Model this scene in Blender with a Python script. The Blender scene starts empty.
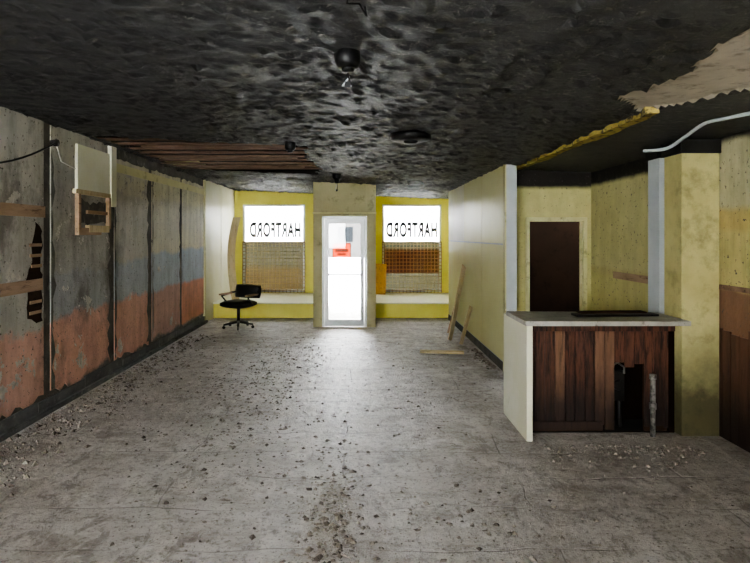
import bpy, bmesh, math, random
from mathutils import Vector, noise, Matrix
random.seed(7)
S=bpy.context.scene
def lin(h):
    h=h.lstrip('#'); o=[]
    for i in (0,2,4):
        c=int(h[i:i+2],16)/255
        o.append(c/12.92 if c<=0.04045 else ((c+0.055)/1.055)**2.4)
    return (*o,1)
# ---------------------------------------------------------------- materials
class NT:
    def __init__(s,name):
        s.m=bpy.data.materials.new(name); s.m.use_nodes=True
        s.t=s.m.node_tree; s.n=s.t.nodes; s.l=s.t.links
        s.b=s.n['Principled BSDF']; s.tc=s.n.new('ShaderNodeTexCoord')
        s.out=s.n['Material Output']
    def noise(s,scale,detail=6,rough=.6,stretch=None,seed=0,dist=0,rot=None):
        n=s.n.new('ShaderNodeTexNoise'); n.inputs['Scale'].default_value=scale
        n.inputs['Detail'].default_value=detail; n.inputs['Roughness'].default_value=rough
        n.inputs['Distortion'].default_value=dist
        mp=s.n.new('ShaderNodeMapping'); s.l.new(s.tc.outputs['Object'],mp.inputs[0])
        if stretch: mp.inputs['Scale'].default_value=stretch
        if rot: mp.inputs['Rotation'].default_value=(0,0,rot)
        mp.inputs['Location'].default_value=(seed*3.7,seed*1.9,seed*5.1)
        s.l.new(mp.outputs[0],n.inputs['Vector']); return n.outputs['Fac']
    def ramp(s,fac,stops,interp='LINEAR'):
        r=s.n.new('ShaderNodeValToRGB'); r.color_ramp.interpolation=interp
        e=r.color_ramp.elements
        while len(e)<len(stops): e.new(.5)
        for el,(p,c) in zip(e,stops):
            el.position=p; el.color=c if not isinstance(c,str) else lin(c)
        s.l.new(fac,r.inputs[0]); return r.outputs[0]
    def thr(s,fac,a,b): return s.ramp(fac,[(a,(0,0,0,1)),(b,(1,1,1,1))])
    def mix(s,f,a,b,mode='MIX'):
        m=s.n.new('ShaderNodeMix'); m.data_type='RGBA'; m.blend_type=mode
        for sock,v in ((m.inputs[0],f),(m.inputs[6],a),(m.inputs[7],b)):
            if isinstance(v,str): sock.default_value=lin(v)
            elif isinstance(v,(int,float,tuple)): sock.default_value=v
            else: s.l.new(v,sock)
        return m.outputs[2]
    def math(s,op,a,b=0):
        m=s.n.new('ShaderNodeMath'); m.operation=op
        for i,v in enumerate((a,b)):
            if isinstance(v,(int,float)): m.inputs[i].default_value=v
            else: s.l.new(v,m.inputs[i])
        return m.outputs[0]
    def xyz(s):
        x=s.n.new('ShaderNodeSeparateXYZ'); s.l.new(s.tc.outputs['Object'],x.inputs[0]); return x.outputs
    def bump(s,h,strength,dist=.02):
        b=s.n.new('ShaderNodeBump'); b.inputs['Strength'].default_value=strength; b.inputs['Distance'].default_value=dist
        s.l.new(h,b.inputs['Height']); s.l.new(b.outputs[0],s.b.inputs['Normal'])
    def fin(s,col,rough=.8,spec=.3,metal=0):
        if isinstance(col,str): s.b.inputs['Base Color'].default_value=lin(col)
        else: s.l.new(col,s.b.inputs['Base Color'])
        s.b.inputs['Roughness'].default_value=rough; s.b.inputs['Specular IOR Level'].default_value=spec
        s.b.inputs['Metallic'].default_value=metal
        return s.m
def dirty(name,c1,c2,dirt=None,scale=2,rough=.8,b=.25,bs=25,da=.55,db=.7,stretch=None,spec=.3,metal=0,seed=0,lowdark=None):
    t=NT(name); c=t.ramp(t.noise(scale,stretch=stretch,seed=seed),[(.35,c1),(.65,c2)])
    if dirt: c=t.mix(t.thr(t.noise(scale*2.3,8,.7,stretch=stretch,seed=seed+3),da,db),c,dirt)
    if lowdark:   # darkens towards the bottom, upper edge broken by noise
        z=t.xyz()[2]; f=t.math('SUBTRACT',t.math('ADD',1,t.math('MULTIPLY',t.noise(3,6,.7,seed=seed+7),.8)),t.math('MULTIPLY',z,1/lowdark))
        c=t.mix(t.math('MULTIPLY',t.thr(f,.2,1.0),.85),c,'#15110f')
    t.bump(t.noise(bs,4,stretch=stretch,seed=seed+1),b,.01)
    return t.fin(c,rough,spec,metal)
def banded(name,stops,amp=.12,dirtcol='#5a554e',da=.56,db=.72,seed=0,mul=.3,soft=.012,streak=.35,peel=None):
    """painted bands on torn wall board; stops = (height, colour) lower edge"""
    t=NT(name); z=t.xyz()[2]
    nz=t.math('MULTIPLY',t.math('SUBTRACT',t.noise(2.2,7,.65,seed=seed),.5),amp*2)
    zz=t.math('DIVIDE',t.math('ADD',z,nz),3.0)
    st=[]
    for i,(h,c) in enumerate(stops):
        if i: st.append((h/3.0-soft,stops[i-1][1])); st.append((h/3.0+soft*.6,c))
        else: st.append((0,c))
    c=t.ramp(zz,st)
    c=t.mix(mul,c,t.ramp(t.noise(4,8,.7,seed=seed+9),[(.3,'#6a6660'),(.7,'#ffffff')]),'MULTIPLY')
    c=t.mix(streak,c,t.ramp(t.noise(3,6,.7,seed=seed+19,stretch=(1,1.6,.25)),[(.36,'#8a877f'),(.56,'#ffffff')]),'MULTIPLY')
    c=t.mix(t.math('MULTIPLY',t.thr(t.noise(1.6,9,.72,stretch=(1,1,.6),seed=seed+4),da,db),.7),c,dirtcol)
    h=t.noise(14,8,.7,seed=seed+2)
    if peel:
        pm=t.thr(t.noise(2.4,9,.7,seed=seed+31,dist=.3),peel,peel+.015)
        c=t.mix(pm,c,t.ramp(t.noise(7,6,.7,seed=seed+33),[(.35,'#9b978d'),(.65,'#cdc8bb')]))
        h=t.math('SUBTRACT',h,t.math('MULTIPLY',pm,.6))
    c=t.mix(t.thr(t.noise(30,3,.6,seed=seed+6),.64,.68),c,'#57514a')
    t.bump(h,.5,.015)
    return t.fin(c,.62,.35)

blackw=dirty('soot_and_shade_black','#151410','#252421','#33312e',rough=.75,b=.5)  # blackened column tops; also paints shade among joists and inside the counter
seamm=dirty('sooty_seam','#6b6862','#514e49','#8a867d',rough=.8,b=.4,scale=4)
yellow=dirty('yellow_plaster','#c4bd84','#b0a870','#7c764f',da=.5,db=.75,rough=.6,lowdark=.8)
yellow_bay=dirty('bay_yellow','#efe872','#e6de66','#b5aa56',da=.66,db=.85,rough=.5)
pale=dirty('pale_yellow_panel','#e6e4b0','#dedb9e','#a9a67a',da=.62,db=.85,rough=.4,scale=1.2,spec=.5)
palew=dirty('whitewashed_panel','#eeecd8','#e4e3c2','#b8b492',da=.62,db=.8,rough=.45,scale=1.4)
wood=dirty('raw_wood','#b59a80','#9a8066','#655040',stretch=(6,1,6),scale=2,b=.3)
woodx=dirty('lath_wood','#8a7260','#6a5647','#3b302a',stretch=(1,7,7),scale=2,b=.3)
paleboard=dirty('pale_board','#d6c8a2','#c9b78c','#94825f',stretch=(6,6,1),scale=2)
orangeboard=dirty('orange_board','#e0b265','#cf9e58','#9a7a48',stretch=(6,6,1),scale=2)
cream=dirty('cream_paint','#dcd8a6','#cfc992','#8e8860',rough=.5)
greyw=dirty('grey_white_paint','#cbd0d0','#b9c0c1','#95999b',rough=.5,scale=2,da=.6,db=.85)
alu=dirty('aluminium','#d4d7d6','#c0c3c2',None,rough=.4,metal=.4,b=.05)
vest=dirty('vestibule_panel','#c4be94','#b4ad85','#88825f',scale=2)
blk=dirty('black_vinyl','#0c0c0c','#161616',None,rough=.45,b=.2,bs=60)
extblk=dirty('exterior_black','#050505','#070707',None,spec=0)
brownroom=dirty('dark_brown_plaster','#3a2b20','#2c2119','#15110e',spec=.1)
darkroom=dirty('painted_gloom','#1c130d','#150f0a','#070504',spec=.02)  # near-black colour paints in the gloom of unlit interiors
whitep=dirty('white_plastic','#d4d3cd','#bfbeb7','#77746b',rough=.4)
pipem=dirty('sooty_pipe','#8a8882','#6c6a64','#3a3834',rough=.5,scale=6,da=.45,db=.6)
darkmetal=dirty('dark_metal','#1e1d1c','#302e2c','#4a3a2c',rough=.5,metal=.5)
reddish=dirty('counter_plank','#64402f','#4c3226','#261a15',stretch=(9,9,1),scale=1.8,rough=.6,b=.3,da=.44,db=.62,lowdark=.55)
reddish2=dirty('counter_plank_light','#80604a','#634938','#33261d',stretch=(9,9,1),scale=1.8,rough=.6,b=.3,seed=5,lowdark=.55)
panelb=dirty('wall_plank','#5d4334','#463125','#241a15',stretch=(9,9,1),scale=1.8,rough=.6,b=.3,seed=7,lowdark=.5)
ctop=dirty('counter_top','#b5b3a8','#98958c','#57534b',scale=5,rough=.4)
blackb=dirty('baseboard_soot','#6c6c6b','#545453','#888785',rough=.7,scale=5)
greyb=dirty('baseboard_grey','#6d6c66','#57564f','#33322f',rough=.7,scale=5)

PA=banded('wallboard_A',[(0,'#6a645d'),(.12,'#dcae9b'),(.86,'#bcb9ae'),(2.1,'#cbc8bb')],amp=.3,da=.5,db=.6,seed=1,peel=.57)
PB=banded('wallboard_B',[(0,'#6b6864'),(.18,'#dfab96'),(.92,'#adafae'),(1.35,'#b4b1a7'),(2.5,'#cbc7b5')],amp=.22,da=.53,db=.66,seed=2,peel=.6)
PC=banded('wallboard_C',[(0,'#6b6864'),(.16,'#dfab96'),(.9,'#b0b7bb'),(1.42,'#c3bfaf'),(2.3,'#dad4ba')],amp=.2,seed=3,da=.56,db=.75,peel=.6)
PD=banded('wallboard_D',[(0,'#6b6864'),(.2,'#caa292'),(.92,'#b3bdc6'),(1.48,'#d1ccb1'),(2.3,'#e0dbb9')],amp=.15,seed=4,da=.58,db=.8,peel=.62)
PE=banded('wallboard_E',[(0,'#6b6864'),(.2,'#e09c80'),(.92,'#b3bfcb'),(1.5,'#d6d1b4'),(2.3,'#e0dbb9')],amp=.1,seed=5,da=.6,db=.8,peel=.64)
PR=banded('wallboard_right',[(0,'#3a2a20'),(.75,'#86664f'),(1.30,'#cdc383'),(1.80,'#c9b777'),(1.98,'#cac69f'),(2.56,'#1c1b1a')],amp=.06,seed=6,da=.54,db=.7)
PS=banded('recess_side',[(0,'#ccc584'),(1.25,'#c9be84'),(1.34,'#d3cd92'),(2.43,'#1f1d1a')],amp=.05,seed=8,da=.62,db=.85,mul=.2,streak=.2)
PN=banded('recess_back',[(0,'#cfc986'),(1.0,'#d8d292'),(2.4,'#241f19')],amp=.04,seed=9,da=.64,db=.85,mul=.2,streak=.2)

# floor
t=NT('dusty_floor')
c=t.ramp(t.noise(.8,8,.65),[(.3,'#a69f96'),(.5,'#bcb6ae'),(.7,'#cdc9c3')])
c=t.mix(t.math('MULTIPLY',t.thr(t.noise(1.9,11,.8,stretch=(1,2.0,1),seed=2,dist=.5),.47,.6),.75),c,'#8d8275')
c=t.mix(t.math('MULTIPLY',t.thr(t.noise(3.6,8,.75,stretch=(1.3,.6,1),seed=42,dist=1.2),.55,.6),.65),c,'#7a7064')
c=t.mix(t.math('MULTIPLY',t.thr(t.noise(5,10,.8,stretch=(1,.35,1),seed=22,rot=.3),.52,.58),.55),c,'#d5cfc6')
c=t.mix(t.math('MULTIPLY',t.thr(t.noise(11,9,.82,seed=4),.53,.61),.75),c,'#6f6559')
c=t.mix(t.thr(t.noise(1.3,9,.75,seed=8,stretch=(1,1.6,1)),.57,.68),c,'#d6d2cc')
c=t.mix(t.thr(t.noise(38,6,.85,seed=14),.56,.62),c,'#61574c')
wv=t.n.new('ShaderNodeTexBrick'); wv.inputs['Scale'].default_value=1
wv.inputs['Brick Width'].default_value=2.44; wv.inputs['Row Height'].default_value=.46
wv.inputs['Mortar Size'].default_value=.008; wv.inputs['Mortar Smooth'].default_value=.8
av=t.n.new('ShaderNodeVectorMath'); av.operation='ADD'
nn=t.n.new('ShaderNodeTexNoise'); nn.inputs['Scale'].default_value=1.5
sc=t.n.new('ShaderNodeVectorMath'); sc.operation='SCALE'; sc.inputs['Scale'].default_value=.2
t.l.new(t.tc.outputs['Object'],nn.inputs['Vector']); t.l.new(nn.outputs['Color'],sc.inputs[0])
t.l.new(t.tc.outputs['Object'],av.inputs[0]); t.l.new(sc.outputs[0],av.inputs[1]); t.l.new(av.outputs[0],wv.inputs['Vector'])
seam=t.math('MULTIPLY',wv.outputs['Fac'],t.thr(t.noise(1.7,4,.6,seed=12),.42,.6))
c=t.mix(t.math('MULTIPLY',seam,.8),c,'#544c43')
hh=t.math('SUBTRACT',t.noise(9,10,.82,seed=5),t.math('MULTIPLY',seam,.3))
t.bump(hh,1.0,.04)
floor_m=t.fin(c,.47,.42)
# ceiling
t=NT('peeling_black_ceiling')
c=t.ramp(t.noise(1.3,8,.7),[(.3,'#070707'),(.6,'#111110'),(.8,'#201f1d')])
f1=t.thr(t.noise(9,10,.78,seed=3,dist=.4,stretch=(.8,1.25,1)),.5,.53)
f2=t.thr(t.noise(22,8,.8,seed=23,dist=.3),.52,.55)
f3=t.noise(60,6,.85,seed=1)
big=t.thr(t.noise(.5,3,.5,seed=6),.38,.62)
spk=t.thr(t.noise(12,12,.9,seed=53),.56,.59)
c=t.mix(t.math('MULTIPLY',spk,big),c,'#8c8881')
pe2=t.thr(t.noise(34,6,.88,seed=13),.6,.63)
c=t.mix(pe2,c,'#7a7771')
hgt=t.math('ADD',t.math('ADD',t.math('MULTIPLY',f1,.4),t.math('MULTIPLY',f2,.4)),t.math('MULTIPLY',f3,.6))
t.bump(hgt,1.0,.03)
ceil_m=t.fin(c,.45,.6)
patch_m=dirty('bare_plaster_patch','#cdc5b4','#b5ad9d','#716a5c',scale=3,da=.52,db=.72)
ystrip=dirty('yellow_torn_edge','#b3a258','#9a8a48','#3f3a28',scale=6,da=.5,db=.6)
# exterior
ext_g=dirty('street_concrete','#e6e6e4','#d8d8d6',None,spec=0)
ext_b=dirty('exterior_wall','#3a3938','#343332','#2c2b2a',scale=1,spec=0)
ext_w=dirty('exterior_window','#141618','#101214',None,spec=0)
ext_r=dirty('sign_orange','#521002','#4a0e02',None,rough=.9,spec=0)
t=NT('window_glass'); t.n.remove(t.b)
tr=t.n.new('ShaderNodeBsdfTransparent'); gl=t.n.new('ShaderNodeBsdfGlossy'); gl.inputs['Roughness'].default_value=.02
mx=t.n.new('ShaderNodeMixShader'); mx.inputs[0].default_value=.04
t.l.new(tr.outputs[0],mx.inputs[1]); t.l.new(gl.outputs[0],mx.inputs[2]); t.l.new(mx.outputs[0],t.out.inputs[0])
glass=t.m
def film(name,col,trans):
    t=NT(name); t.n.remove(t.b)
    tl=t.n.new('ShaderNodeBsdfTranslucent'); tl.inputs[0].default_value=lin(col)
    tr=t.n.new('ShaderNodeBsdfTransparent'); tr.inputs[0].default_value=lin(col)
    mx=t.n.new('ShaderNodeMixShader'); mx.inputs[0].default_value=trans
    t.l.new(tl.outputs[0],mx.inputs[1]); t.l.new(tr.outputs[0],mx.inputs[2]); t.l.new(mx.outputs[0],t.out.inputs[0])
    return t.m
filmw=film('white_window_film','#ffffff',.55)
filmo=film('orange_banner','#3c2618',.2)
filmt=film('tan_mesh_screen','#504a3c',.4)
filmg=film('grey_mesh_screen','#504f46',.4)
lattice_m=dirty('lattice_metal','#9a8660','#7d6c4a',None,rough=.5)
letter_m=dirty('sign_letter_paint','#0e1010','#0a0c0c',None)

# ---------------------------------------------------------------- geometry
class B:
    def __init__(s,name): s.name=name; s.v=[]; s.f=[]; s.mi=[]; s.mats=[]; s.sm=[]
    def idx(s,m):
        if m not in s.mats: s.mats.append(m)
        return s.mats.index(m)
    def add(s,vs,fs,m,smooth=False):
        o=len(s.v); s.v+= [tuple(v) for v in vs]; i=s.idx(m)
        for f in fs: s.f.append([o+k for k in f]); s.mi.append(i); s.sm.append(smooth)
        return s
    def box(s,x0,x1,y0,y1,z0,z1,m,M=None):
        vs=[Vector((x,y,z)) for z in (z0,z1) for y in (y0,y1) for x in (x0,x1)]
        if M: vs=[M@v for v in vs]
        return s.add(vs,[(0,2,3,1),(4,5,7,6),(0,1,5,4),(2,6,7,3),(0,4,6,2),(1,3,7,5)],m)
    def cyl(s,p0,p1,r0,m,r1=None,n=14):
        return s.tube([p0,p1],[r0,r0 if r1 is None else r1],m,n)
    def tube(s,pts,r,m,n=10):
        pts=[Vector(p) for p in pts]; 
        if isinstance(r,(int,float)): r=[r]*len(pts)
        vs=[]; a=None
        for i,p in enumerate(pts):
            d=(pts[min(i+1,len(pts)-1)]-pts[max(i-1,0)]).normalized()
            if a is None: a=d.orthogonal().normalized()
            else: a=(a-d*a.dot(d)).normalized()
            b=d.cross(a)
            for k in range(n):
                th=2*math.pi*k/n; vs.append(p+(a*math.cos(th)+b*math.sin(th))*r[i])
        fs=[(i*n+k,i*n+(k+1)%n,(i+1)*n+(k+1)%n,(i+1)*n+k) for i in range(len(pts)-1) for k in range(n)]
        fs.append(tuple(range(n))[::-1]); fs.append(tuple((len(pts)-1)*n+k for k in range(n)))
        return s.add(vs,fs,m,True)
    def poly_prism(s,pts,z0,z1,m):
        n=len(pts); vs=[(x,y,z0) for x,y in pts]+[(x,y,z1) for x,y in pts]
        fs=[tuple(range(n))[::-1],tuple(range(n,2*n))]+[(k,(k+1)%n,n+(k+1)%n,n+k) for k in range(n)]
        return s.add(vs,fs,m)
    def fin(s,bevel=0):
        me=bpy.data.meshes.new(s.name); me.from_pydata(s.v,[],s.f)
        for m in s.mats: me.materials.append(m)
        me.polygons.foreach_set('material_index',s.mi); 
        for p,q in zip(me.polygons,s.sm): p.use_smooth=q
        me.update(); o=bpy.data.objects.new(s.name,me); S.collection.objects.link(o)
        if bevel:
            bv=o.modifiers.new('bevel','BEVEL'); bv.width=bevel; bv.segments=2; bv.limit_method='ANGLE'
        return o
def ceilz(x): return 2.86-(x+3.08)*(0.21/5.0)
def smooth_pts(P,n=6):
    P=[Vector(p) for p in P]; out=[]
    for i in range(len(P)-1):
        p0=P[max(i-1,0)];p1=P[i];p2=P[i+1];p3=P[min(i+2,len(P)-1)]
        for k in range(n):
            u=k/n
            out.append(.5*((2*p1)+(p2-p0)*u+(2*p0-5*p1+4*p2-p3)*u*u+(3*p1-p0-3*p2+p3)*u**3))
    out.append(P[-1]); return out

XL=-3.08; XR=1.87; XF=3.15; YB=13.8; YR=-2.5
B('floor').box(-3.3,3.4,YR,14.0,-.12,0,floor_m).fin()
# ceiling mesh with ragged opening and bare plaster patch
st=.035; nx=int((XF+.1+3.18)/st); ny=int((14.0-YR)/st)
hx0,hx1,hy0,hy1=-3.0,-.62,6.3,9.3
def inhole(x,y):
    w=noise.noise(Vector((x*2.5,y*2.5,3)))*.16+noise.noise(Vector((x*9,y*9,3)))*.06
    return hx0+.05+w*.3<x<hx1+w and hy0+w<y<hy1+w*.8
PATCH=[(1.74,1.9),(2.7,2.1),(2.42,3.3),(2.15,3.95),(2.0,4.05),(1.8,3.8),(1.72,3.62),(1.84,3.2),(1.72,2.7)]
def inpatch(x,y):
    x+=noise.noise(Vector((x*5,y*5,7)))*.06; y+=noise.noise(Vector((x*5,y*5,17)))*.09
    r=False;n=len(PATCH)
    for i in range(n):
        x1,y1=PATCH[i];x2,y2=PATCH[(i+1)%n]
        if (y1>y)!=(y2>y) and x<(x2-x1)*(y-y1)/(y2-y1)+x1: r=not r
    return r
vs=[];fs1=[];fs2=[]
for j in range(ny+1):
    for i in range(nx+1):
        x=-3.18+i*st; y=YR+j*st
        if inpatch(x,y): vs.append((x,y,ceilz(x)+.012)); continue
        amp=.55 if x<2.12 else .15
        p=Vector((x,y,0))
        d=noise.fractal(p*2.2,1.0,2.0,3)*.012
        r=noise.noise(Vector((x*6,y*9,1))); r2=noise.noise(Vector((x*13,y*15,4))); r3=noise.noise(Vector((x*2,y*2,14)))
        if r>.1: d-=min(.02,(r-.1)*.2)
        if r3>-.2: d-=max(0,r2-.15)*.09
        vs.append((x,y,ceilz(x)+d*amp))
for j in range(ny):
    for i in range(nx):
        x=-3.18+(i+.5)*st; y=YR+(j+.5)*st
        if inhole(x,y): continue
        a=j*(nx+1)+i; (fs2 if inpatch(x,y) else fs1).append((a,a+nx+1,a+nx+2,a+1))
b=B('ceiling'); b.add(vs,fs1,ceil_m,True); o=b.idx(patch_m)
for f in fs2: b.f.append(list(f)); b.mi.append(o); b.sm.append(False)
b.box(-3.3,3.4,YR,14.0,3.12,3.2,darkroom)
b.fin()
b=B('ceiling_joists')
y=6.42;k=0
while y<9.4:
    b.box(-3.07,-.35,y,y+.05,2.9,3.11,blackw)  # joists coloured black to paint the dark gaps between laths
    h=random.uniform(0,.012)
    b.box(-3.07,-.45-.12*random.random(),y+.05,y+.16,2.852+h,2.872+h,woodx)
    if k%3==1: b.box(-2.9+.3*random.random(),-.9,y+.25,y+.31,2.86,2.875,woodx)
    y+=.36;k+=1
b.box(-3.0,-2.5,8.4,9.3,2.89,2.9,pale)
b.fin()
def ragged(pts,amp,step=.12):
    out=[]
    for i,(x0,y0) in enumerate(pts):
        x1,y1=pts[(i+1)%len(pts)]; n=max(1,int(math.hypot(x1-x0,y1-y0)/step))
        for k in range(n):
            f=k/n; out.append((x0+(x1-x0)*f+random.uniform(-amp,amp),y0+(y1-y0)*f+random.uniform(-amp,amp)))
    return out
zc=ceilz(2.1)
pp=ragged([(2.04,3.95),(2.12,3.95),(2.17,4.8),(2.11,5.6),(2.15,6.4),(2.09,7.5),(2.04,7.5),(2.05,6),(2.03,5)],.018,.09)
B('trim_ceiling_edge').poly_prism(pp,zc-.035,zc+.03,ystrip).fin()

# left wall
b=B('wall_left'); b.box(-3.3,XL-.012,YR,14.0,-.1,3.15,seamm)
for y0,y1,m,zt in ((YR,5.47,PA,2.9),(5.6,6.96,PB,2.9),(7.06,8.2,PC,2.72),(8.34,9.66,PD,2.72),(9.76,11.1,PE,2.72)):
    # board with ragged outline (fan of strips)
    n=max(3,int((y1-y0)/.09)); vv=[];ff=[]
    for k in range(n+1):
        yy=y0+(y1-y0)*k/n; zb=.16+random.uniform(-.05,.05)
        vv+= [(XL,yy,zb),(XL,yy,zt+random.uniform(-.02,.02)),(XL-.02,yy,zb),(XL-.02,yy,zt)]
    for k in range(n):
        a=4*k; ff+=[(a,a+1,a+5,a+4),(a+1,a+3,a+7,a+5),(a,a+4,a+6,a+2)]
    ff+=[(0,2,3,1),(4*n,4*n+1,4*n+3,4*n+2)]
    b.add(vv,ff,m)
# ragged torn edges and compound smears beside the seams
for ys,w in ((5.6,.10),(6.96,-.12),(7.06,.06),(8.2,-.09),(8.34,.07),(9.66,-.08)):
    zz=.2; L=[];
    while zz<2.6:
        L.append((ys+w*random.uniform(.1,1),zz)); zz+=random.uniform(.05,.16)
    P=[(ys,.2)]+L+[(ys,2.6)]
    vv=[(XL+.003,y,z) for y,z in P]; n=len(P)
    vv+=[(XL+.003,ys,z) for y,z in P]
    b.add(vv,[(k,k+1,n+k+1,n+k) for k in range(n-1)],seamm)
b.box(XL-.012,XL+.008,7.0,11.1,2.55,2.66,cream)
for y0,y1 in ((11.2,12.45),(12.48,13.8)): b.box(XL-.012,XL+.01,y0,y1,.0,2.9,palew)
b.box(XL-.012,XL+.02,11.1,11.2,0,2.85,cream)
b.fin()
b=B('furring_boards')
b.box(XL+.001,XL+.022,3.6,5.46,1.92,2.03,wood); b.box(XL+.001,XL+.022,3.6,5.42,1.22,1.33,wood)
pts=ragged([(5.2,.95),(5.43,.9),(5.43,1.8),(5.33,1.9),(5.25,1.5),(5.18,1.3)],.025,.07)
b.add([(XL+.004,y,z) for y,z in pts],[tuple(range(len(pts)))],brownroom)
for zz in (1.0,1.1,1.44,1.54,1.64): b.box(XL+.004,XL+.012,5.22+random.uniform(0,.04),5.42,zz,zz+.03,wood)
b.fin()
b=B('wall_access_panel')
b.box(XL+.001,XL+.03,6.07,6.86,2.24,2.74,palew)
b.box(XL+.001,XL+.04,6.02,6.9,2.20,2.25,paleboard); b.box(XL+.001,XL+.05,6.86,7.0,2.1,2.84,palew)
b.box(XL+.001,XL+.045,6.07,6.12,1.75,2.2,wood); b.box(XL+.001,XL+.045,6.12,6.6,1.75,1.83,wood); b.box(XL+.001,XL+.045,6.8,6.86,1.82,2.2,wood)
b.box(XL+.001,XL+.05,6.3,6.8,1.78,1.86,paleboard); b.box(XL+.001,XL+.03,6.3,6.8,1.99,2.03,wood)
pts=ragged([(6.12,1.86),(6.8,1.9),(6.8,2.15),(6.4,2.1),(6.12,2.18)],.02,.07)
b.add([(XL+.006,y,z) for y,z in pts],[tuple(range(len(pts)))],seamm)
b.fin()
b=B('baseboard_left')
y=YR
while y<11.0:
    l=random.uniform(.8,1.6); y2=min(y+l,11.2); h=random.uniform(.13,.2)
    b.box(XL+.001,XL+.02,y,y2-.01,0,h,blackb); y=y2
b.box(XL+.001,XL+.06,YR,11.2,0,.05,blackb)
b.fin(.004)
b=B('hanging_wire')
pts=[(XL+.05,3.9+1.7*k/12,2.30+.37*k/12-.12*math.sin(math.pi*k/12)) for k in range(13)]
b.tube(pts,.009,blk,6); b.cyl((XL+.005,5.6,2.67),(XL+.07,5.6,2.67),.035,darkmetal)
b.tube([(XL+.05,5.6,2.67),(XL+.05,5.7,2.5),(XL+.04,6.0,2.46)],.007,whitep,6)
b.fin()

# right wall
b=B('wall_right')
b.box(XR,XR+.13,7.1,11.6,0,2.9,greyw)
for y0,y1,m in ((7.12,8.5,pale),(8.52,9.9,pale),(9.92,11.6,palew)):
    b.box(XR-.012,XR,y0,y1,.12,1.62,pale); b.box(XR-.012,XR,y0,y1,1.64,2.9,m)
b.box(XR-.02,XR,7.1,7.2,0.0,2.9,cream)
b.fin()
B('baseboard_right').box(XR-.022,XR-.0125,7.2,11.6,0,.11,greyb).fin()
b=B('wall_recess')
b.box(2.0,2.26,7.6,7.72,0,3.12,PN); b.box(2.26,3.09,7.6,7.72,1.99,3.12,PN); b.box(3.09,3.3,7.6,7.72,0,3.12,PN)
b.fin()
b=B('door_2')   # open door frame; leaf taken off its hinges
b.box(2.262,2.31,7.57,7.73,0.001,1.988,cream); b.box(3.04,3.088,7.57,7.73,0.001,1.988,cream); b.box(2.31,3.04,7.57,7.73,1.935,1.988,cream)
b.box(3.02,3.04,7.63,7.66,0.001,1.935,cream); b.box(2.31,2.325,7.63,7.66,0.001,1.935,cream)
b.fin(.004)
b=B('wall_back_room')
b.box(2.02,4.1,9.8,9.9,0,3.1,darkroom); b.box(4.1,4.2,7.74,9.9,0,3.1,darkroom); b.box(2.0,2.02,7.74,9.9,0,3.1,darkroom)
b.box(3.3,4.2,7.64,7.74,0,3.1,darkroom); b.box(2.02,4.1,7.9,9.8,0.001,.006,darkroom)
b.fin()
b=B('wall_right_near')
b.box(XF,XF+.15,YR,5.15,0,3.12,PR); b.box(XF,XF+.15,5.15,7.6,0,3.12,PS)
x=YR
while x<4.95:
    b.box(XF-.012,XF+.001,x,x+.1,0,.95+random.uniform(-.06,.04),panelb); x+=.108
b.box(XF-.025,XF,YR,4.9,1.28,1.32,woodx)
b.box(XF-.02,XF,5.8,6.9,1.22,1.3,wood)
b.fin()
b=B('column_white'); b.box(2.92,3.14,5.45,5.66,0,2.5,greyw); b.box(2.9,3.14,5.43,5.68,2.5,2.58,blackw); b.fin(.005)
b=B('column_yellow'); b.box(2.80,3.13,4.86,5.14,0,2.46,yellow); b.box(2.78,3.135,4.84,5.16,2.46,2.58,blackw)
b.fin(.006)
b=B('conduit_hose')
P=smooth_pts([(2.44,4.8,2.47),(2.54,4.62,2.465),(2.56,4.4,2.52),(2.56,4.15,2.575),(2.6,3.95,2.575),(2.66,3.75,2.57),(2.8,3.6,2.56)])
b.tube(P,.014,greyw,8); b.fin()

# window bay
b=B('wall_front')
def wseg(x0,x1,z0,z1): b.box(x0,x1,YB,YB+.15,z0,z1,yellow_bay)
wseg(-3.3,-2.86,0,3.12); wseg(-1.33,-.8,0,3.12); wseg(.25,.57,0,3.12); wseg(2.03,2.5,0,3.12)
wseg(-2.86,-1.33,2.5,3.12); wseg(.57,2.03,2.5,3.12); wseg(-2.86,-1.33,0,.34); wseg(.57,2.03,0,.34)
b.box(2.3,2.45,11.6,YB,0,3.12,yellow_bay); b.box(1.88,2.3,11.6,11.7,0,3.12,yellow_bay)
b.fin()
b=B('window_display_platform')
for x0,x1 in ((XL+.011,-.875),(.325,2.295)):
    b.box(x0,x1,11.8,YB-.05,0.001,.30,yellow_bay); b.box(x0,x1,11.76,YB-.05,.30,.33,palew)
b.fin(.003)
b=B('wall_vestibule')
b.box(-.87,-.70,10.65,10.78,0,2.8,vest); b.box(.15,.32,10.65,10.78,0,2.8,vest); b.box(-.70,.15,10.65,10.78,2.11,2.8,vest)
b.box(-.87,-.80,10.78,YB+.15,0,2.85,vest); b.box(.25,.32,10.78,YB+.15,0,2.85,vest)
b.box(-.80,.25,10.78,14.0,2.6,2.8,vest)
b.box(-.88,.33,10.62,10.65,2.15,2.18,cream)
b.fin(.004)
b=B('door_1')
b.box(-.698,-.655,10.66,10.74,0.001,2.108,alu); b.box(.105,.148,10.66,10.74,0.001,2.108,alu); b.box(-.655,.105,10.66,10.74,2.06,2.108,alu)
b.box(-.65,-.58,10.68,10.73,.01,2.055,alu); b.box(.03,.10,10.68,10.73,.01,2.055,alu)
b.box(-.58,.03,10.68,10.73,1.97,2.055,alu); b.box(-.58,.03,10.68,10.73,.01,.14,alu)
b.box(-.58,.03,10.703,10.707,.14,1.97,glass)
b.box(-.58,.03,10.64,10.67,.98,1.01,alu)
b.box(-.6,-.57,10.64,10.68,.96,1.03,alu); b.box(.02,.05,10.64,10.68,.96,1.03,alu)
b.fin(.003)
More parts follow.
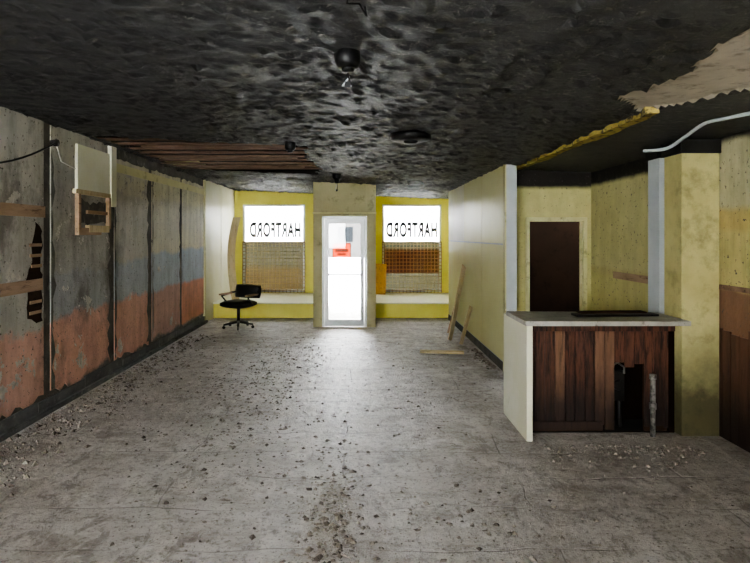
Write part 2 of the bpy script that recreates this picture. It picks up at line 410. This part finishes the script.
for x0,x1,fm in ((-2.86,-1.33,filmt),(.57,2.03,filmo)):
    b=B('window_1' if x0<0 else 'window_2')
    b.box(x0,x0+.05,YB+.0,YB+.06,.34,2.5,alu); b.box(x1-.05,x1,YB+.0,YB+.06,.34,2.5,alu)
    b.box(x0+.05,x1-.05,YB+.0,YB+.06,2.45,2.5,alu); b.box(x0+.05,x1-.05,YB+.0,YB+.06,.34,.40,alu)
    b.box(x0+.05,x1-.05,YB+.04,YB+.045,.40,2.45,glass)
    b.box(x0+.05,x1-.05,YB+.05,YB+.052,1.58,2.45,filmw)
    if x0<0: b.box(x0+.05,x1-.05,YB+.05,YB+.052,.95,1.58,filmg); b.box(x0+.05,x1-.05,YB+.05,YB+.052,.4,.95,filmt)
    else: b.box(x0+.05,x1-.05,YB+.05,YB+.052,.8,1.4,fm); b.box(x0+.05,x1-.05,YB+.05,YB+.052,.4,.8,filmg); b.box(x0+.05,x1-.05,YB+.05,YB+.052,1.4,1.58,filmg)
    b.fin()
    b=B('security_grille')
    yy=YB-.035
    b.box(x0,x1,yy-.008,yy+.008,1.56,1.59,lattice_m)
    n=int((x1-x0)/.085)
    for k in range(n+1):
        xx=x0+(x1-x0)*k/n; b.box(xx-.009,xx+.009,yy-.005,yy+.005,.335,1.57,lattice_m)
    for k in range(14):
        zz=.38+k*.088; b.box(x0,x1,yy-.006,yy+.006,zz-.009,zz+.009,lattice_m)
    b.fin()
    cu=bpy.data.curves.new('sign','FONT'); cu.body='HARTFORD'; cu.align_x='CENTER'; cu.align_y='CENTER'; cu.size=.5; cu.extrude=.001; cu.offset=.022
    cu.space_character=1.12
    ob=bpy.data.objects.new('tmp',cu); S.collection.objects.link(ob)
    bpy.context.view_layer.update()
    me=bpy.data.meshes.new_from_object(ob.evaluated_get(bpy.context.evaluated_depsgraph_get()))
    bpy.data.objects.remove(ob)
    xs=[v.co.x for v in me.vertices]; ys=[v.co.y for v in me.vertices]; w=max(xs)-min(xs); h=max(ys)-min(ys)
    cx=-2.07 if x0<0 else 1.30
    for v in me.vertices:
        X,Y,Z=v.co; v.co=(cx-(X-(max(xs)+min(xs))/2)*1.26/w, YB+.035+Z, 1.88+(Y-(max(ys)+min(ys))/2)*.38/h)
    me.materials.clear(); me.materials.append(letter_m)
    o=bpy.data.objects.new('window_lettering',me); S.collection.objects.link(o)
# rear of the shop behind the camera, unseen opening added for fill light
b=B('wall_rear')
b.box(-3.3,3.4,YR-.1,YR,2.6,3.12,pale); b.box(-3.3,-2.8,YR-.1,YR,0,2.6,pale); b.box(-.6,3.4,YR-.1,YR,0,2.6,pale)
b.box(-2.8,-.6,YR-.1,YR,0,1.2,pale)
b.fin()

# counter
b=B('service_counter')
b.poly_prism([(1.40,4.70),(2.79,4.70),(2.79,5.24),(1.40,5.34)],.985,1.025,ctop)
b.box(1.42,1.47,4.74,5.5,0.001,.985,palew)
x=1.475;k=0
while x<2.77:
    x2=min(x+.088,2.79)
    zb=(.60 if 2.18<x<2.5 else .05)+random.uniform(-.03,.03)
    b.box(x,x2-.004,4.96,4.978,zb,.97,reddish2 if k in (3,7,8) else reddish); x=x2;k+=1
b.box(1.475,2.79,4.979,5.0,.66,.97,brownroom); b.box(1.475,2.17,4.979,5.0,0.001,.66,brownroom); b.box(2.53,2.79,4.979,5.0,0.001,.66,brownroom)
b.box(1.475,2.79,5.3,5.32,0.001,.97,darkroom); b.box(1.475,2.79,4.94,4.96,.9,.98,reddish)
b.box(2.74,2.79,4.95,5.3,0.001,.98,darkroom); b.box(1.475,2.74,4.95,5.3,0.001,.008,blackw)  # black sheet paints shade over the counter's inner floor
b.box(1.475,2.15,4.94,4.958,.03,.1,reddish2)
b.fin(.003)
b=B('scorched_board'); M=Matrix.Translation((2.27,5.0,1.03))@Matrix.Rotation(.05,4,'Z')
b.box(-.36,.38,-.07,.06,0,.02,blk,M); b.box(-.3,.3,-.02,.09,.02,.035,brownroom,M); b.fin(.003)
b=B('drain_pipe')
b.tube([(2.55,4.86,0.001),(2.55,4.86,.50)],.022,pipem,14); b.tube([(2.55,4.86,.24),(2.55,4.86,.29)],.029,pipem,14)
b.tube([(2.55,4.86,.50),(2.55,4.86,.54)],.029,pipem,14)
b.fin()
b=B('valve_box')
b.box(2.26,2.40,5.06,5.14,.25,.52,darkmetal)
b.tube([(2.27,5.05,.30),(2.27,5.05,.56),(2.33,5.05,.6),(2.39,5.05,.56),(2.39,5.05,.5)],.01,pipem,8)
b.cyl((2.33,5.06,.4),(2.33,5.02,.4),.045,darkmetal,n=18)
b.tube([(2.29,5.1,.01),(2.29,5.1,.25)],.02,darkmetal); b.tube([(2.37,5.1,.01),(2.37,5.1,.25)],.02,darkmetal)
b.fin(.003)

def chair():
    b=B('office_chair'); cx,cy=-2.27,10.55
    T=Matrix.Translation((cx,cy,0))@Matrix.Rotation(math.radians(-25),4,'Z')
    def tp(p): return T@Vector(p)
    for k in range(5):
        a=k*2*math.pi/5+.3; e=(.28*math.cos(a),.28*math.sin(a))
        b.tube([tp((0,0,.12)),tp((e[0],e[1],.075))],[.028,.018],darkmetal,8)
        b.cyl(tp((e[0]-.012*math.sin(a),e[1]+.012*math.cos(a),.028)),tp((e[0]+.012*math.sin(a),e[1]-.012*math.cos(a),.028)),.028,blk)
        b.tube([tp((e[0],e[1],.08)),tp((e[0],e[1],.04))],.01,darkmetal,6)
    b.tube([tp((0,0,.08)),tp((0,0,.40))],.03,darkmetal,12)
    b.box(-.12,.12,-.12,.12,.38,.41,darkmetal,T)
    def pad(w,d,h,Mx,curve=0):
        N=10;vs=[];fs=[]
        for s_ in (-1,1):
            for j in range(N+1):
                for i in range(N+1):
                    u=i/N*2-1;v=j/N*2-1
                    e=(1-abs(u)**4)*(1-abs(v)**4)
                    q=Vector((u*w/2*(1-.06*v*v),v*d/2*(1-.06*u*u),s_*h/2*(.35+.65*e**.5)+curve*u*u)); vs.append(Mx@q)
        n1=(N+1)**2
        for j in range(N):
            for i in range(N):
                a=j*(N+1)+i; fs.append((a,a+N+1,a+N+2,a+1)); fs.append((n1+a,n1+a+1,n1+a+N+2,n1+a+N+1))
        ring=[i for i in range(N+1)]+[j*(N+1)+N for j in range(1,N+1)]+[N*(N+1)+i for i in range(N-1,-1,-1)]+[j*(N+1) for j in range(N-1,0,-1)]
        for k in range(len(ring)):
            a,c=ring[k],ring[(k+1)%len(ring)]; fs.append((a,c,n1+c,n1+a))
        b.add(vs,fs,blk,True)
    pad(.54,.50,.14,T@Matrix.Translation((0,0,.455)))
    pad(.58,.26,.09,T@Matrix.Translation((0,.25,.67))@Matrix.Rotation(math.radians(82),4,'X'),-.05)
    b.tube([tp((0,.1,.40)),tp((0,.3,.42)),tp((0,.31,.66))],.018,darkmetal,8)
    for s_ in (-1,1):
        b.tube([tp((s_*.22,.05,.42)),tp((s_*.29,.05,.44)),tp((s_*.30,-.12,.60)),tp((s_*.30,.2,.64)),tp((s_*.22,.27,.66))],.02,blk,8)
        b.box(s_*.30-.028,s_*.30+.028,-.17,.17,.615,.645,wood,T)
    return b.fin()
chair()
b=B('curled_panel_strip'); vs=[];fs=[]
N=18
for k in range(N+1):
    f=k/N; z=.335+1.8*f; xx=-2.72-.2*math.sin(f*1.9)+.19*f*f; 
    for dx,dy in ((0,0),(.16,.03),(.16,.035),(0,.008)): vs.append((xx+dx,12.0+dy+.1*f,z))
for k in range(N):
    for q in range(4): fs.append((4*k+q,4*k+(q+1)%4,4*k+4+(q+1)%4,4*k+4+q))
fs+=[(0,3,2,1),(4*N,4*N+1,4*N+2,4*N+3)]
b.add(vs,fs,paleboard); b.fin()
def lean(name,p0,p1,w,th,m,wd):
    p0=Vector(p0);p1=Vector(p1);d=(p1-p0); L=d.length; d.normalize(); wv=Vector(wd); wv=(wv-d*wv.dot(d)).normalized(); n=d.cross(wv)
    vs=[p0+wv*a*w/2+n*c*th/2+d*l for l in (0,L) for a in (-1,1) for c in (-1,1)]
    b=B(name); b.add(vs,[(0,2,3,1),(4,5,7,6),(0,1,5,4),(2,6,7,3),(0,4,6,2),(1,3,7,5)],m); return b.fin(.002)
lean('leaning_plank',(1.50,9.25,.01),(1.80,9.6,1.22),.2,.018,paleboard,(.5,1,0))
lean('leaning_plank',(1.62,8.9,.01),(1.80,9.0,.6),.18,.018,paleboard,(.5,1,0))
lean('leaning_plank',(1.58,9.95,.01),(1.82,10.1,.8),.09,.018,wood,(0,1,0))
lean('leaning_plank',(.49,13.3,.345),(.53,13.62,1.05),.28,.02,orangeboard,(1,0,0))
M=Matrix.Translation((1.22,8.25,.012))@Matrix.Rotation(math.radians(-8),4,'Z')
B('floor_board').box(-.32,.32,-.06,.06,0,.03,paleboard,M).fin(.002)

def fixture(name,x,y,r,drop=.1,dangle=True):
    z=ceilz(x)-.035; b=B(name)
    b.tube([(x,y,z+.05),(x,y,z-.03),(x,y,z-.055)],[r,r,r*.75],blk,24)
    b.tube([(x,y,z-.05),(x,y,z-.06-drop*.5)],[r*.55,r*.45],blk,18)
    if dangle:
        b.tube([(x,y,z-.08),(x+.01,y,z-.1-drop),(x-.01,y+.01,z-.13-drop)],.006,darkmetal,6)
        b.tube([(x+.01,y,z-.1),(x-.03,y,z-.12-drop),(x+.02,y,z-.12-drop)],.004,greyw,6)
        b.box(x-.015,x+.015,y-.015,y+.015,z-.13-drop,z-.1-drop,blk)
    b.fin()
fixture('ceiling_light_socket',-.06,3.0,.068,.03)
fixture('ceiling_light_socket',-.36,9.1,.07,.12)
fixture('ceiling_light_socket',-.75,6.1,.06,.03,False)
b=B('smoke_detector'); z=ceilz(.49)-.045; b.tube([(.49,5.3,z+.04),(.49,5.3,z-.015),(.49,5.3,z-.03)],[.19,.19,.13],blk,28); b.tube([(.49,5.3,z-.03),(.49,5.3,z-.05)],[.07,.05],blk,20); b.fin()
b=B('ceiling_cover_plate'); z=ceilz(1.0)-.03; b.tube([(1.0,9.9,z+.03),(1.0,9.9,z-.02)],.14,greyw,24); b.fin()
b=B('loose_ceiling_wire'); b.tube([(-.03,2.2,2.78),(-.05,2.25,2.68),(0,2.3,2.70),(.03,2.35,2.67),(.02,2.4,2.76)],.005,blk,6); b.fin()

def rubble(name,pts,m1,m2):
    vs=[];fs=[];mi=[]
    base=[(1,0,0),(-1,0,0),(0,1,0),(0,-1,0),(0,0,1),(0,0,-.3)]
    F=[(0,2,4),(2,1,4),(1,3,4),(3,0,4),(2,0,5),(1,2,5),(3,1,5),(0,3,5)]
    for x,y,s in pts:
        o=len(vs); a=random.uniform(0,6.28); ca,sa=math.cos(a),math.sin(a); ex=random.uniform(.6,1.6)
        for q in base:
            j=[random.uniform(.6,1.3) for _ in range(3)]
            X=q[0]*s*ex*j[0]+random.uniform(-.2,.2)*s; Y=q[1]*s*j[1]; Z=max(0,q[2])*s*.7*j[2]
            vs.append((x+X*ca-Y*sa,y+X*sa+Y*ca,Z+.001))
        fs+=[tuple(o+k for k in f) for f in F]; mi+=[random.random()<.35]*8
    me=bpy.data.meshes.new(name); me.from_pydata(vs,[],fs); me.materials.append(m1); me.materials.append(m2)
    me.polygons.foreach_set('material_index',[int(i) for i in mi]); me.update()
    o=bpy.data.objects.new(name,me); S.collection.objects.link(o)
db1=dirty('plaster_rubble','#91897e','#766d62','#50483f',scale=9)
db2=dirty('dark_rubble','#5e564d','#473f38',None,scale=9)
pts=[]
def sz(a=.005,b=.02): return a+(b-a)*random.random()**5
def ok(x,y): return -2.98<x<(1.6 if y>4.4 else 3.0) and 1.5<y<11.5 and not (1.3<x and 4.4<y<5.6) and not (y>10.5 and -1<x<.45)
for _ in range(9000):
    x,y=random.uniform(-3,3),random.uniform(2.6,11.4)
    if noise.noise(Vector((x*1.2,y*.9,0)))>-.1 and ok(x,y): pts.append((x,y,sz(.002,.011)))
for _ in range(3000):
    x=-2.98+abs(random.gauss(0,.3)); y=random.uniform(3.4,9.8)
    if ok(x,y): pts.append((x,y,sz(.003,.034)))
for cx,cy,sx,sy,n in ((-1.25,7.2,.45,1.2,1600),(-1.0,5.4,.25,.9,800),(-.15,3.3,.11,.5,1300),(-.9,4.2,.3,.6,300),(.75,3.4,.5,.25,400),(-1.7,6.2,.4,.8,600),(-.2,8.8,.6,.8,350),(.4,6,.5,1,160),(-.25,4.6,.15,.7,300)):
    for _ in range(n):
        x,y=random.gauss(cx,sx),random.gauss(cy,sy)
        if ok(x,y): pts.append((x,y,sz(.003,.022)))
pts+=[(random.uniform(1.5,2.75),4.66-abs(random.gauss(0,.22)),sz(.004,.022)) for _ in range(550)]
pts+=[(1.80-abs(random.gauss(0,.06)),random.uniform(7.3,8.6),sz(.008,.04)) for _ in range(300)]
rubble('plaster_rubble',pts,db1,db2)

# exterior
B('street_ground').box(-40,40,14.0,70,-.2,-.05,ext_g).fin()
b=B('building_across_street')
b.box(-25,25,45,50,-.1,3.2,ext_b)
for k in range(-12,12): b.box(k*2+.3,k*2+1.5,44.95,45,1.2,2.4,ext_w)
b.fin()
b=B('road_work_sign')
b.box(-1.75,-.6,38,38.05,.25,1.15,ext_r); b.box(-1.6,-.75,37.98,38,.62,.78,extblk); b.box(-1.45,-.9,37.98,38,.4,.5,extblk)
b.box(-1.8,-1.75,38,38.06,-.05,1.2,extblk); b.box(-.6,-.55,38,38.06,-.05,1.2,extblk); b.box(-1.8,-.55,38.06,38.1,1.15,1.2,extblk)
b.fin()

w=bpy.data.worlds.new('overcast'); S.world=w; w.use_nodes=True
bg=w.node_tree.nodes['Background']; bg.inputs[0].default_value=(.96,.98,1,1); bg.inputs[1].default_value=66
try: S.view_settings.look='AgX - Medium High Contrast'
except Exception as e: print(e)
cd=bpy.data.cameras.new('camera'); cam=bpy.data.objects.new('camera',cd); S.collection.objects.link(cam)
cam.location=(0,0,1.75); cam.rotation_euler=(math.pi/2,0,0)
cd.sensor_width=36; cd.lens=560/750*36; cd.shift_x=16/750; cd.shift_y=-46.5/750; cd.clip_start=.05
S.camera=cam
